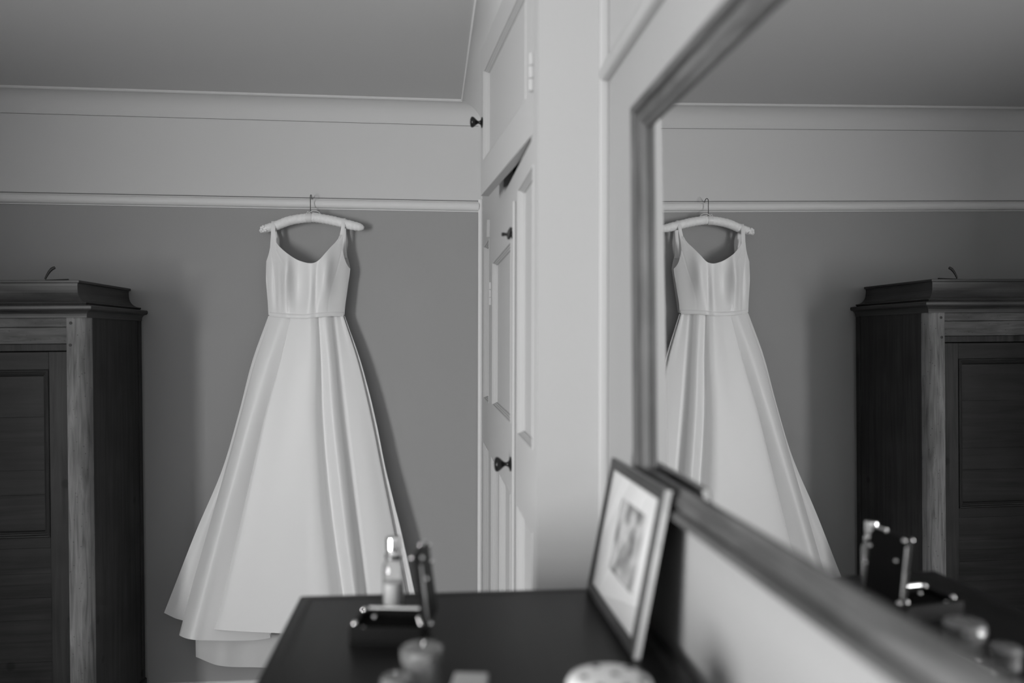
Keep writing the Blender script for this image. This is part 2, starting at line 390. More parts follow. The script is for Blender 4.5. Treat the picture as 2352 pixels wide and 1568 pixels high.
# inside of the cupboard
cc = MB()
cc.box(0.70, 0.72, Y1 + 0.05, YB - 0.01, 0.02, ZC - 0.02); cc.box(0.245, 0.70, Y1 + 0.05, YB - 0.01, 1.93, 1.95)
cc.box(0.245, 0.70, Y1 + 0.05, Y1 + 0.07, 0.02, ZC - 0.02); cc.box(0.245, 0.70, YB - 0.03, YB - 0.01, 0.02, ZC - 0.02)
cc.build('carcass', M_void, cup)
# lower door (closed, a hair proud of the frame)
G = 0.0025
def PD(y, z, n): return PC(y, z, n + 0.0035)
dh = [(2.13, 2.752, 1.322, 1.806), (2.13, 2.395, 0.22, 1.136), (2.462, 2.752, 0.22, 1.140)]
dh = [(2.13, 2.752, 1.322, 1.806), (2.13, 2.455, 0.22, 1.136), (2.535, 2.785, 0.22, 1.142)]
door = plate(MB(), DY0 + G, DY1 - G, 0.122, DZ1 - 0.004, dh, 0.03, PD).build('lower_door', M_gloss, cup)
for (a, b, c, d) in dh: panel_set(a, b, c, d, door, PD)
# meeting bead down the near edge of the lower door
MB().tube([PC(DY0 - 0.002, z, 0.004) for z in (0.13, 0.7, 1.3, DZ1 - 0.004)], 0.0045, 8).build('edge_bead', M_gloss, door, smooth=60)
def knob(parent, base, direction, s=1.0, mt=M_iron):
    d = Vector(direction).normalized(); q = d.to_track_quat('Z', 'Y').to_matrix()
    prof = [(0.0185, 0), (0.0195, 0.0012), (0.0180, 0.003), (0.0105, 0.0052), (0.0062, 0.009), (0.0050, 0.013), (0.0058, 0.017), (0.0100, 0.022),
            (0.0155, 0.028), (0.0188, 0.033), (0.0196, 0.037), (0.0182, 0.0405), (0.0130, 0.0432), (0.0060, 0.0445), (0.001, 0.0448)]
    return MB().lathe([(r * s, z * s) for r, z in prof], 28, xf=lambda v: Vector(base) + q @ v).build('knob', mt, parent, smooth=50)
k = knob(door, PD(2.117, 1.217, 0.0005), (-1, 0, 0)); k['label'] = 'dark bronze round knob'
# turn latch near the top of the door
la = MB(); bz = PD(2.075, 1.8146, 0)
la.lathe([(0.010, 0), (0.010, 0.004), (0.006, 0.006), (0.006, 0.012)], 16, xf=lambda v: bz + Vector((-v.z, v.x, v.y)))
la.tube([bz + Vector((-0.006, -0.006, 0.018)), bz + Vector((-0.009, -0.003, 0.009)), bz + Vector((-0.011, 0.001, 0)), bz + Vector((-0.012, 0.002, -0.012))], [0.003, 0.0055, 0.007, 0.003], 8)
la.tube([bz + Vector((-0.012, 0, 0)), bz + Vector((-0.020, 0.002, 0.001)), bz + Vector((-0.026, 0.003, 0.001)), bz + Vector((-0.030, 0.003, 0.001))], [0.004, 0.0038, 0.0052, 0.0045], 8)
k = la.build('turn_latch', M_black, door, smooth=50); k['label'] = 'small black turn latch'
def hinge(parent, base, L, r=0.006, mt=M_gloss):
    hb = MB()
    for i in range(3):
        z0 = base.z + i * L / 3 + 0.001; z1 = base.z + (i + 1) * L / 3 - 0.001
        hb.lathe([(r, z0), (r, z1)], 12, xf=lambda v: Vector((base.x + v.x, base.y + v.y, v.z)))
    return hb.build('hinge', mt, parent, smooth=40)
hinge(door, PC(DY1 - 0.001, 1.664, 0.005), 0.082)
hinge(door, PC(DY1 - 0.001, 0.40, 0.005), 0.082)
# upper door, ajar by five degrees, hung on its near edge
HY = 1.7149; ang = math.radians(5.03); UW = 0.754; UZ0, UZ1 = 1.982, 2.4245
hx = XC(HY) - 0.001; ddir = Vector((-math.sin(ang), math.cos(ang), 0)); dnor = Vector((-math.cos(ang), -math.sin(ang), 0))
def PU(a, z, n): return Vector((hx, HY, 0)) + ddir * a + dnor * n + Vector((0, 0, z))
uh = (0.07, UW - 0.055, 2.078, 2.346)
ud = plate(MB(), 0, UW, UZ0, UZ1, [uh], 0.024, PU).build('upper_door', M_gloss, cup)
panel_set(*uh, ud, PU)
k = knob(ud, PU(UW - 0.03, 2.198, 0.0005), dnor, 0.83); k['label'] = 'dark bronze round knob'
hinge(ud, PU(-0.012, 2.07, 0.004), 0.081, 0.0065)
# corner bead where cupboard meets back wall, and little stop block under the upper door
MB().lathe([(0.0105, 0.17), (0.0105, ZRT + 0.002)], 16, xf=lambda v: Vector((0.1935 + v.x, YB - 0.012 + v.y, v.z))).build('corner_bead', M_rail, cup, smooth=40)
MB().box(0.184, 0.203, YB - 0.004, YB, ZRT + 0.002, cz0).build('scribe_strip', M_wallw, cup)
sb = MB(); sb.prism([(2.93, OZ0 + 0.005), (2.99, OZ0 + 0.005), (2.97, OZ0 - 0.04), (2.95, OZ0 - 0.055)], XC(2.96) - 0.010, XC(2.96) + 0.001, 0)
sb.build('stop_block', M_gloss, cup)

# ------------------------------------------------------------------ wardrobe
WB = Vector((-1.73, 3.05, 0.0))
war = thing('wardrobe', 'old dark pine wardrobe with stepped cornice and rounded corner post against the back wall', 'wardrobe', tuple(WB))
TH = 0.0119                                   # it leans a little
xr, xl = -1.1264, -2.3336; yf, yb = 2.808, 3.318
zb = 0.006
def corn(mb, prof, sides=('front', 'right', 'left'), caps=True):
    rings = []
    for (o, z) in prof:
        rings.append([(xr + o, yb, z), (xr + o, yf - o, z), (xl - o, yf - o, z), (xl - o, yb, z)])
    n = len(rings)
    for j in range(n - 1):
        for i in range(3):
            mb.add([rings[j][i], rings[j][i + 1], rings[j + 1][i + 1], rings[j + 1][i]], [(0, 1, 2, 3)], 0 if i == 1 else 1)
        mb.add([rings[j][3], rings[j][0], rings[j + 1][0], rings[j + 1][3]], [(0, 1, 2, 3)], 1)
    mb.add(rings[0], [(0, 1, 2, 3)]); mb.add(rings[-1], [(3, 2, 1, 0)])
    return mb
# cap board, hollow, lip
hol = [(-0.047, 1.7235), (-0.048, 1.715), (-0.047, 1.700)]
for i in range(9):
    a = i / 8 * PI / 2; hol.append((-0.047 + 0.045 * (1 - math.cos(a)), 1.700 - 0.042 * math.sin(a)))
hol += [(-0.001, 1.6555), (-0.004, 1.6515), (-0.006, 1.6475)]
corn(MB(), [(-0.0415, 1.7335), (-0.040, 1.732), (-0.040, 1.7255), (-0.043, 1.7235)]).build('cap_board', [W_corn, W_corns], war)
corn(MB(), hol).build('cornice_hollow', [W_corn, W_corns], war, smooth=35)
led = [(0.012, 1.6475), (0.021, 1.6465), (0.0235, 1.643), (0.0235, 1.635), (0.020, 1.631)]
for i in range(5):
    a = i / 4 * PI / 2; led.append((0.018 - 0.017 * math.sin(a), 1.630 - 0.018 * (1 - math.cos(a))))
led += [(0.001, 1.606)]
corn(MB(), led).build('cornice_ledge', [W_corn, W_corns], war, smooth=35)
# rounded corner posts
def post(x0, x1, outer):
    R = 0.030; y0, y1 = yf + 0.004, yf + 0.045
    pts = []
    if outer > 0:
        pts = [(x0, y1), (x0, y0)] + [(x1 - R + R * math.sin(a), y0 + R - R * math.cos(a)) for a in [i / 10 * PI / 2 for i in range(11)]] + [(x1, y1)]
    else:
        pts = [(x1, y1)] + [(x0 + R - R * math.sin(a), y0 + R - R * math.cos(a)) for a in [PI / 2 - i / 10 * PI / 2 for i in range(11)]][::1]
        pts = [(x1, y1), (x1, y0)] + [(x0 + R - R * math.sin(a), y0 + R - R * math.cos(a)) for a in [i / 10 * PI / 2 for i in range(11)]] + [(x0, y1)]
    return MB().prism(pts, zb + 0.10, 1.607, 2)
PW = 0.066
po = post(xr - PW, xr, 1).build('corner_post', W_post, war, smooth=40); po['label'] = 'paler worn rounded post'
for (dx, z) in ((0.014, 1.588), (0.012, 1.515), (0.046, 1.185), (0.046, 1.02), (0.046, 0.70)):
    yy = yf + 0.004 if dx < 0.036 else yf + 0.0105
    MB().lathe([(0.0052, -0.003), (0.0052, 0.0008), (0.003, 0.0014)], 12, xf=lambda v: Vector((xr - PW + dx + v.x, yy - v.z, z + v.y))).build('peg', M_black, po, smooth=40)
post(xl, xl + PW, -1).build('corner_post', W_post, war, smooth=40)
# sides
for (sx, s) in ((xr, -1), (xl, 1)):
    sp = MB()
    a, b = sorted((sx + s * 0.004, sx + s * 0.024))
    sp.box(a, b, yf + 0.0455, yb - 0.031, zb + 0.10, 1.607)
    sd = sp.build('side_panel', W_side, war)
    a, b = sorted((sx + s * 0.0005, sx + s * 0.024))
    MB().box(a, b, yb - 0.030, yb, zb, 1.607, bev=0.002).build('back_stile', W_side, sd)
MB().box(xl + 0.03, xr - 0.03, yb - 0.012, yb - 0.002, 0.12, 1.60).build('back_board', W_side, war)
# frieze, its bead and the drip strip over the doors
ix0, ix1 = xl + PW + 0.0006, xr - PW - 0.0006
MB().box(ix0, ix1, yf + 0.012, yf + 0.04, 1.5755, 1.606, bev=0.0015).build('frieze_bead', W_frieze, war)
MB().box(ix0, ix1, yf + 0.016, yf + 0.04, 1.520, 1.5745, bev=0.001).build('frieze', W_frieze, war)
MB().box(ix0, ix1, yf + 0.013, yf + 0.04, 1.4960, 1.5192, bev=0.0015).build('drip_strip', W_stile, war)
# doors
xmid = (ix0 + ix1) / 2
for (dx0, dx1) in ((xmid + 0.001, ix1 - 0.001), (ix0 + 0.001, xmid - 0.001)):
    dz0, dz1 = 0.20, 1.4935
    swid = 0.063
    dm = MB(); y0, y1 = yf + 0.020, yf + 0.042
    dm.box(dx0, dx0 + swid, y0, y1, dz0, dz1, bev=0.0012); dm.box(dx1 - swid, dx1, y0, y1, dz0, dz1, bev=0.0012)
    d_ = dm.build('door', W_stile, war)
    MB().box(dx0 + swid, dx1 - swid, y0 + 0.0008, y1, 1.434, dz1 - 0.0005, bev=0.001).build('top_rail', W_door, d_)
    MB().box(dx0 + swid, dx1 - swid, y0 + 0.0008, y1, 0.840, 0.8755, bev=0.001).build('middle_rail', W_door, d_)
    MB().box(dx0 + swid, dx1 - swid, y0 + 0.0008, y1, dz0, 0.29, bev=0.001).build('bottom_rail', W_door, d_)
    px0, px1, pz0, pz1 = dx0 + swid, dx1 - swid, 0.8755, 1.434
    prof = [(0.0, 0.003), (-0.003, 0.005), (-0.007, 0.004), (-0.009, -0.001), (-0.013, -0.002), (-0.016, -0.005), (-0.018, -0.0055), (-0.022, -0.012), (-0.023, -0.016)]
    for s in ('bottom', 'right', 'top', 'left'):
        frame_side(MB(), s, px1 - px0, pz1 - pz0, prof, lambda a, b, n: Vector((px0 + a, y0 - n, pz0 + b))).build('panel_moulding', W_stile if s in ('left', 'right') else W_door, d_, smooth=25)
    cuts = [pz0 + 0.001, 1.016, 1.098, 1.276, pz1 - 0.001]
    for i in range(4):
        MB().box(px0 + 0.001, px1 - 0.001, y0 + 0.012 + 0.0005 * (i % 2), y1 - 0.002, cuts[i] + 0.00012, cuts[i + 1] - 0.00012, bev=0.0004).build('plank', W_door, d_)
    cuts = [0.29, 0.46, 0.60, 0.675, 0.755, 0.84]
    for i in range(5):
        MB().box(px0 + 0.0005, px1 - 0.0005, y0 + 0.0025 + 0.0006 * (i % 2), y1 - 0.002, cuts[i] + 0.00015, cuts[i + 1] - 0.00015, bev=0.0004).build('plank', W_door, d_)
    kx = dx0 + 0.03 if dx0 > xmid else dx1 - 0.03
    MB().lathe([(0.008, 0), (0.007, 0.010), (0.016, 0.020), (0.017, 0.027), (0.010, 0.033)], 18, xf=lambda v: Vector((kx + v.x, y0 - v.z, 0.98 + v.y))).build('door_knob', W_post, d_, smooth=50)
# plinth and feet
MB().box(xl - 0.006, xr + 0.006, yf - 0.004, yb, 0.085, 0.20, bev=0.004).build('plinth', W_stile, war)
for fx in (xl + 0.05, xr - 0.05):
    for fy in (yf + 0.05, yb - 0.05):
        MB().lathe([(0.030, 0.006), (0.042, 0.03), (0.044, 0.055), (0.034, 0.085)], 20, xf=lambda v: Vector((fx + v.x, fy + v.y, v.z))).build('foot', W_stile, war, smooth=50)
war.rotation_euler = (0, -TH, 0); war.location.z = 0.001
# bent strap lying on the front edge of the wardrobe
ys = 2.873; q0 = atY(104, 643.6, ys); q1 = atY(157, 640.5, ys); zt = 1.7335 + 0.0075
pa = [atY(x, y, ys) for (x, y) in ((103.5, 641), (108, 632), (113, 624), (119, 617.5), (126, 614))]
bs = MB()
bs.tube([Vector((q0.x, ys, zt - 0.0018)), Vector(((q0.x + q1.x) / 2, ys, zt - 0.0008)), Vector((q1.x, ys, zt + 0.0002))], [0.0035, 0.0042, 0.0052], 8, sx=1.3)
bs.tube(pa, [0.0026, 0.0032, 0.004, 0.0048, 0.0042], 8, sx=1.2)
tag(bs.build('bent_strap', M_black, smooth=50, loc=(q0.x, ys, zt)), 'small dark bent strap with one end curling up, lying on top of the wardrobe', 'strap')

# ------------------------------------------------------------------ dress on its hanger
HD = 0.050                                    # hanger stands off the wall
yh = YB - HD
han = thing('padded_hanger', 'white satin padded clothes hanger hooked over the picture rail with a dress on it', 'hanger', tuple(atY(713, 500, yh)))
cl = [(597, 532), (604, 528), (614, 524), (632, 519), (661, 508), (687, 502.5), (713, 500), (728, 500.5), (759, 505.5), (790, 513), (815, 519), (829, 522), (836, 524)]
rr = [3.5, 7.5, 9.5, 10.3, 10.6, 10.4, 10.2, 10.3, 10.6, 10.5, 10.0, 8.0, 3.5]
smp = spline([(a, b, c) for (a, b), c in zip(cl, rr)], 90)
pxm = yh / F
hp = [atY(a, b, yh) for a, b, c in smp]
hr = [c * pxm * (1 + 0.035 * math.sin(i * 2.1) + 0.02 * random.uniform(-1, 1)) for i, (a, b, c) in enumerate(smp)]
MB().tube(hp, hr, 18, sx=1.0).build('padding', M_pad, han, smooth=80)
# gathered rosette at the left end
rs = MB()
for i in range(7):
    a = i * 0.9; c = atY(606 + 6 * math.cos(a), 525 + 5 * math.sin(a), yh - 0.012 - 0.003 * (i % 2))
    rs.lathe([(0.001, -0.005), (0.0055, -0.003), (0.0065, 0.0), (0.0045, 0.004), (0.001, 0.005)], 10, xf=lambda v: c + Vector((v.x, v.z, v.y)))
rs.build('rosette', M_pad, han, smooth=60)
# ribbon wrapped round the middle and its little bow
bd = MB(); rows = []
for (du, dz) in ((-6, 0.0), (-2, 0.0006), (3, 0.0006), (7, 0.0)):
    c = atY(709 + du, 500, yh); r = 10.9 * pxm + dz
    rows.append([c + Vector((0, -r * math.cos(a), r * math.sin(a))) for a in [2 * PI * i / 20 for i in range(20)]])
bd.grid(rows, close=True); bd.build('ribbon_band', M_ribbon, han, smooth=60)
bw = MB(); b0 = atY(712, 489, yh - 0.006)
bw.tube([b0 + Vector((x * pxm, -0.004, z * pxm)) for x, z in ((-2, 0), (6, 5), (14, 5), (20, 2), (24, -2), (16, -1), (6, 0))], 0.0016, 6, sx=2.2)
bw.tube([b0 + Vector((x * pxm, -0.006, z * pxm)) for x, z in ((0, 0), (-5, 3), (-7, -4), (-3, -8))], 0.0016, 6, sx=2.2)
bw.build('ribbon_bow', M_ribbon, han, smooth=60)
# wire hook over the rail (its plane is square to the wall)
hc = atY(713, 490, yh); hk = [hc + Vector((0, 0, -0.002)), hc + Vector((0, 0, 0.018)), hc + Vector((0, -0.001, 0.045)), Vector((hc.x, yh - 0.003, ZRT - 0.012))]
for i in range(9):
    a = PI - i / 8 * PI; r = 0.0225
    hk.append(Vector((hc.x, yh + 0.0195 - r * -math.cos(a) * 1.0, ZRT - 0.010 + 0.0145 * math.sin(a))))
hk = hk[:4] + [Vector((hc.x, yh - 0.003 + 0.022 * (1 - math.cos(i / 10 * PI)), ZRT - 0.010 + 0.0155 * math.sin(i / 10 * PI))) for i in range(1, 11)]
MB().tube(hk, 0.0016, 8).build('hook', M_hook, han, smooth=60)

drs = thing('wedding_dress', 'white satin sleeveless wedding dress with scoop neck and full skirt hanging on the wall', 'dress', tuple(atY(713, 722, YB - 0.05)))
def D(u, v, d): return atY(u, v, YB - d)
def gauss(x, c, w_): return math.exp(-((x - c) / w_) ** 2)
def bod_depth(u, v):
    t = (v - 600) / 123; a = 611 + (5 if t > 0 else 0) * max(t, 0); b = 805 - 13 * max(t, 0); s = (u - a) / (b - a); s = min(max(s, 0), 1)
    d = 0.064 + (0.052 + 0.012 * (1 - max(t, 0))) * math.sin(PI * s) ** 0.75
    up = gauss(v, 632, 52)
    d += up * (0.026 * gauss(s, 0.232, 0.060) + 0.026 * gauss(s, 0.715, 0.085))
    d += gauss(v, 655, 58) * (-0.032 * gauss(s, 0.385, 0.095) + 0.009 * gauss(s, 0.53, 0.06) - 0.008 * gauss(s, 0.605, 0.028))
    d -= gauss(v, 660, 50) * (0.008 * gauss(s, 0.10, 0.030) + 0.005 * gauss(s, 0.17, 0.025))
    d -= 0.006 * gauss(v, 610, 25) * gauss(s, 0.20, 0.03)
    sl = interp([575, 600, 620, 650, 690, 725], [634, 648, 658, 661, 661.5, 662], v)      # princess seams
    sr = interp([590, 605, 620, 650, 690, 725], [739, 731, 726.5, 726, 726, 726], v)
    dl = interp([570, 610, 650, 690, 725], [622, 627, 631, 634, 636], v); dr = interp([570, 620, 660, 690, 725], [786, 774, 762, 755, 752.5], v)
    for q, w_, h_ in ((sl, 1.3, 0.0016), (sr, 1.3, 0.0016), (dl, 1.2, 0.001), (dr, 1.2, 0.001)): d -= h_ * gauss(u, q, w_)
    if v < 600: d += -0.00045 * max(0, 600 - v) * (1.0 if s < 0.5 else 1.0) * 0.55
    return d
# --- skirt: cross sections as (u, depth) control points at several picture heights
VL = [725, 830, 950, 1080, 1220, 1350, 1470]
SK = [  # u at VL..., depth at waist, depth at hem, hem height
    ((616.5, 579, 548, 509.5, 450, 399, 352), 0.028, 0.045, 1407),
    ((620, 583, 554, 520, 468, 424, 385), 0.034, 0.052, 1419),
    ((626, 590, 560, 526, 490, 455, 420), 0.036, 0.040, 1431),
    ((623, 585, 553, 517, 477, 440, 408), 0.046, 0.062, 1455),
    ((627, 589, 557, 522, 483, 447, 416), 0.056, 0.105, 1462),
    ((637, 602, 572, 539, 502, 468, 438), 0.066, 0.150, 1468),
    ((650, 619, 588, 557, 523, 493, 466), 0.070, 0.135, 1470),
    ((668, 641, 612, 588, 570, 566, 580), 0.062, 0.085, 1470),
    ((674, 648, 624, 604, 592, 600, 622), 0.058, 0.062, 1463),
    ((671, 645, 613, 588, 560, 535, 520), 0.066, 0.108, 1450),
    ((668, 642.5, 609, 579, 547, 516, 485), 0.074, 0.135, 1445),
    ((672, 647, 615, 586, 555, 525, 495), 0.080, 0.150, 1446),
    ((690, 680, 660, 640, 618, 600, 580), 0.086, 0.160, 1451),
    ((712, 712, 706, 702, 700, 700, 700), 0.088, 0.165, 1456),
    ((722, 725, 722, 727, 737, 751, 766), 0.086, 0.166, 1458),
    ((728, 732.5, 734, 742, 756, 773, 789), 0.080, 0.134, 1458),
    ((732, 738, 742, 752, 768, 786, 803), 0.072, 0.104, 1458),
    ((739, 746, 751.5, 763, 780, 798, 815), 0.080, 0.138, 1458),
    ((748, 757, 765, 778, 794, 811, 827), 0.086, 0.168, 1458),
    ((758, 768, 778, 792, 808, 823, 838), 0.082, 0.152, 1458),
    ((767, 778.5, 791, 806.5, 823, 838, 852), 0.070, 0.106, 1457),
    ((773, 787, 801, 817, 834.5, 850, 864), 0.067, 0.106, 1456),
    ((781, 803, 824, 846, 866, 884, 902), 0.064, 0.102, 1454),
    ((786, 815, 842, 867, 894, 918, 940), 0.054, 0.082, 1451),
    ((788.5, 822, 851, 877, 905, 930, 954), 0.046, 0.070, 1449),
    ((787.5, 820, 848, 873, 901, 926, 949), 0.040, 0.046, 1447),
    ((789, 823.5, 853, 879, 908, 934, 958), 0.042, 0.052, 1446),
    ((791, 827.5, 859, 886, 920, 948, 974), 0.052, 0.080, 1445),
    ((792, 829, 860.5, 887.5, 922.5, 951.5, 978.5), 0.046, 0.070, 1444),
    ((788, 824, 855, 880, 912, 940, 966), 0.018, 0.024, 1442),
]
def ease(t): return t ** 0.85
DROP = {7: 0.008, 8: 0.010, 9: 0.006, 15: 0.005, 16: 0.011, 17: 0.005, 19: 0.004, 20: 0.011, 21: 0.008, 22: 0.006}
SK = [(us, (bod_depth(us[0], 722) - 0.002 - DROP.get(i, 0) if i < 25 else d0 + 0.012), d1 + (0.05 if i < 25 else 0.04 if i < 29 else 0.01), hv) for i, (us, d0, d1, hv) in enumerate(SK)]
NT = 90; rows = []
for j in range(NT + 1):
    t = j / NT; pts = []
    for (us, d0, d1, hv) in SK:
        v = 725 + t * (hv - 725); u = interp(VL, us, v); d = d0 + (d1 - d0) * ease(t)
        pts.append((u * 0.0018, d, v * 0.0018))
    rows.append([D(a / 0.0018, c / 0.0018, b) for a, b, c in spline(pts, 260)])
MB().grid(rows).build('skirt', M_satin, drs, smooth=89, recalc=False)
# --- back of the skirt, trailing lower than the front hem
rows = []
BKU = [(640, 606, 575, 545, 508, 475, 449), (690, 675, 640, 610, 570, 540, 510), (740, 740, 720, 690, 660, 630, 590), (765, 790, 790, 790, 790, 780, 770), (785, 815, 840, 860, 880, 895, 910)]
BKH = [1508, 1528, 1532, 1534, 1510]
for j in range(61):
    t = j / 60; pts = []
    for i, us in enumerate(BKU):
        v = 725 + t * (BKH[i] - 725); u = interp(VL, us, min(v, 1470)) + (v - 1470) * (0.02 if i == 0 else -0.12) * (v > 1470)
        pts.append((u * 0.0018, (0.016, 0.022, 0.024, 0.022, 0.016)[i] + t * (0.022, 0.052, 0.040, 0.045, 0.02)[i], v * 0.0018))
    row = []
    for k, (a, b, c) in enumerate(spline(pts, 90)):
        s = k / 89; wr = 0.0045 * math.sin(60 * (t - 0.06 * s)) * max(0, (t - 0.88) / 0.12) * (1 - min(1, s * 2.2)) + 0.003 * math.sin(s * 38 + t * 9) * t
        row.append(D(a / 0.0018, c / 0.0018, b + wr))
    rows.append(row)
MB().grid(rows).build('skirt_back', M_lining, drs, smooth=89, recalc=False)
# folded hem facing just under the front panel
rows = []
for (v0, dd) in ((-10, 0.104), (0, 0.112), (6, 0.114), (12, 0.110), (15, 0.100)):
    rows.append([D(u, 1447 + 0.006 * (u - 500) + v0 * (0.45 + 0.65 * (u - 500) / 122), dd + 0.004 * math.sin(u * 0.13)) for u in [500 + i * 122 / 24 for i in range(25)]])
rows.append([D(u, 1443 + 0.006 * (u - 500), 0.09) for u in [500 + i * 122 / 24 for i in range(25)]])
MB().grid(rows).build('hem_facing', M_satin, drs, smooth=70, recalc=False)
# --- bodice front: Coons patch between side seams, waist and neckline
TOP = [(611.5, 600), (617, 583), (620.5, 566), (621.5, 550), (624, 541), (628, 541), (631, 548), (634, 556), (640, 564), (648, 572), (660, 582), (673, 591), (685, 597.5), (697, 601.5), (708, 604), (718, 604), (728, 600.5),
       (737, 593), (745, 584), (753, 575), (761, 566), (769, 558), (776, 549), (779.5, 541), (783, 538), (786, 543), (786.5, 556), (786.5, 570), (790, 588), (795, 603), (800, 612), (804.5, 617)]
LEFT = [(611.5, 600), (611, 620), (611, 645), (613, 672), (615, 697), (616.5, 723)]
RIGHT = [(804.5, 617), (803, 632), (800, 650), (796.5, 676), (793, 700), (791.5, 723)]
BOT = [(616.5, 723), (640, 725), (662, 727), (700, 728), (735, 724.5), (765, 722.5), (791.5, 723)]
NS, NTT = 84, 54
tp = spline(TOP, NS + 1); bt = spline(BOT, NS + 1); lf = spline(LEFT, NTT + 1); rt = spline(RIGHT, NTT + 1)
rows = []
for j in range(NTT + 1):
    t = j / NTT; row = []
    for i in range(NS + 1):
        s = i / NS
        c00, c10, c01, c11 = TOP[0], TOP[-1], BOT[0], BOT[-1]
        uv = []
        for k in (0, 1):
            uv.append((1 - t) * tp[i][k] + t * bt[i][k] + (1 - s) * lf[j][k] + s * rt[j][k]
                      - ((1 - s) * (1 - t) * c00[k] + s * (1 - t) * c10[k] + (1 - s) * t * c01[k] + s * t * c11[k]))
        row.append(D(uv[0], uv[1], bod_depth(*uv)))
    rows.append(row)
MB().grid(rows).build('bodice', M_satin, drs, smooth=89, recalc=False)
# neckline binding roll
MB().tube([D(u, v + 0.6, bod_depth(u, v) - 0.0012) for u, v in tp[14:62]], 0.0013, 6).build('neck_binding', M_satin, drs, smooth=60)
# --- bodice back, near the wall
TB = [(612, 604), (620, 592), (634, 580), (650, 600), (680, 622), (713, 628), (745, 620), (775, 598), (792, 580), (800, 596), (805, 617)]
BB = [(617, 722), (660, 724), (713, 725), (760, 723), (791, 722)]
tb = spline(TB, 41); bb = spline(BB, 41); rows = []
for j in range(21):
    t = j / 20
    rows.append([D(tb[i][0] * (1 - t) + bb[i][0] * t, tb[i][1] * (1 - t) + bb[i][1] * t, 0.026 - 0.010 * math.sin(PI * i / 40)) for i in range(41)])
MB().grid(rows).build('bodice_back', M_lining, drs, smooth=89, recalc=False)
# --- straps, over the hanger and down behind
def strap(cf, cb_, wpx):
    rows = []
    for (u, v, d, w_) in cf:
        dd = (lambda q: bod_depth(q, v) + 0.0004) if d is None else (lambda q: d)
        e_ = 0.0006 if d is None else 0.0012
        rows.append((D(u - w_ / 2, v, dd(u - w_ / 2)), D(u - w_ / 6, v, dd(u - w_ / 6) + e_), D(u + w_ / 6, v, dd(u + w_ / 6) + e_), D(u + w_ / 2, v, dd(u + w_ / 2))))
    return MB().grid([list(r) for r in rows]).build('strap', M_satin, drs, smooth=89, recalc=False)
rp = 12.0 * pxm
strap([(628, 572, None, 16), (627.5, 560, None, 13.5), (627.5, 549, None, 12), (627.5, 538, 0.073, 10.5), (627.5, 525, HD + rp, 9.5), (627.5, 515, HD + rp * 0.80, 9), (627.5, 509, HD + rp * 0.4, 9),
       (628, 507.5, HD, 9), (629, 509, HD - rp * 0.6, 9), (629.5, 516, HD - rp, 9), (631, 530, HD - rp - 0.006, 9), (633, 548, 0.034, 9), (636, 570, 0.028, 10), (636, 590, 0.024, 12)], None, 9)
strap([(779, 574, None, 15), (781, 562, None, 12), (783, 551, None, 9.5), (785, 538, 0.073, 9), (787.5, 525, HD + rp, 8.5), (788.8, 511, HD + rp * 0.85, 8), (789.4, 504, HD + rp * 0.5, 8),
       (790, 501, HD, 8), (790.2, 503, HD - rp * 0.6, 8), (790.5, 510, HD - rp, 8), (790.5, 530, HD - rp - 0.006, 8), (790.5, 555, 0.034, 8), (791, 575, 0.028, 9), (792, 592, 0.024, 12)], None, 9)
# --- waistband
rows = []
for (dv, dd) in ((-5.5, 0.001), (-4.8, 0.0035), (0, 0.0042), (4.0, 0.0038), (5.0, 0.002)):
    rows.append([D(u, v + dv - 1.5, bod_depth(u, 722) + dd) for u, v in bt[1:84]])
MB().grid(rows).build('waistband', M_satin, drs, smooth=60, recalc=False)

# ------------------------------------------------------------------ chest of drawers
CT = 1.1078                                   # top surface
cx0, cx1, cy0, cy1 = -0.2247, 0.335, 0.26, 1.4044
che = thing('chest_of_drawers', 'tall dark mahogany chest of drawers with polished top below the mirror', 'chest of drawers', ((cx0 + cx1) / 2, (cy0 + cy1) / 2, 0))
MB().box(cx0, cx1, cy0, cy1, CT - 0.024, CT, bev=0.004, seg=3).build('top', W_chest, che, smooth=40)
bnd = MB(); e = 0.017; wd = 0.006; zt = CT + 0.0003
for (a, b, c, d) in ((cx0 + e, cx0 + e + wd, cy0 + e, cy1 - e), (cx1 - e - wd, cx1 - e, cy0 + e, cy1 - e), (cx0 + e + wd, cx1 - e - wd, cy1 - e - wd, cy1 - e), (cx0 + e + wd, cx1 - e - wd, cy0 + e, cy0 + e + wd)):
    bnd.box(a, b, c, d, CT - 0.002, zt)
k = bnd.build('inlaid_banding', W_band, che); k['label'] = 'slightly paler inlaid line'
body = MB(); bx0, bx1, by0, by1 = cx0 + 0.016, cx1 - 0.004, cy0 + 0.014, cy1 - 0.014
body.box(bx0 + 0.02, bx1, by0, by1, 0.10, CT - 0.024).build('carcass', W_chest, che)
zz = 0.12
for hgt, halves in ((0.235, 1), (0.22, 1), (0.20, 1), (0.16, 2)):
    for q in range(halves):
        a = by0 + 0.015 + q * (by1 - by0 - 0.03) / halves + 0.004; b = by0 + 0.015 + (q + 1) * (by1 - by0 - 0.03) / halves - 0.004
        dr = MB().box(bx0, bx0 + 0.0195, a, b, zz + 0.006, zz + hgt - 0.006, bev=0.003).build('drawer', W_chest, che)
        for f_ in ((0.22, 0.78) if halves == 1 else (0.5,)):
            MB().lathe([(0.010, 0), (0.008, 0.012), (0.019, 0.022), (0.021, 0.028), (0.014, 0.034)], 20, xf=lambda v: Vector((bx0 - v.z, a + (b - a) * f_ + v.x, zz + hgt / 2 + v.y))).build('drawer_knob', W_chest, dr, smooth=50)
    zz += hgt + 0.018
MB().box(bx0 + 0.005, bx1, by0 - 0.006, by1 + 0.006, 0.0, 0.10, bev=0.004).build('plinth', W_chest, che)

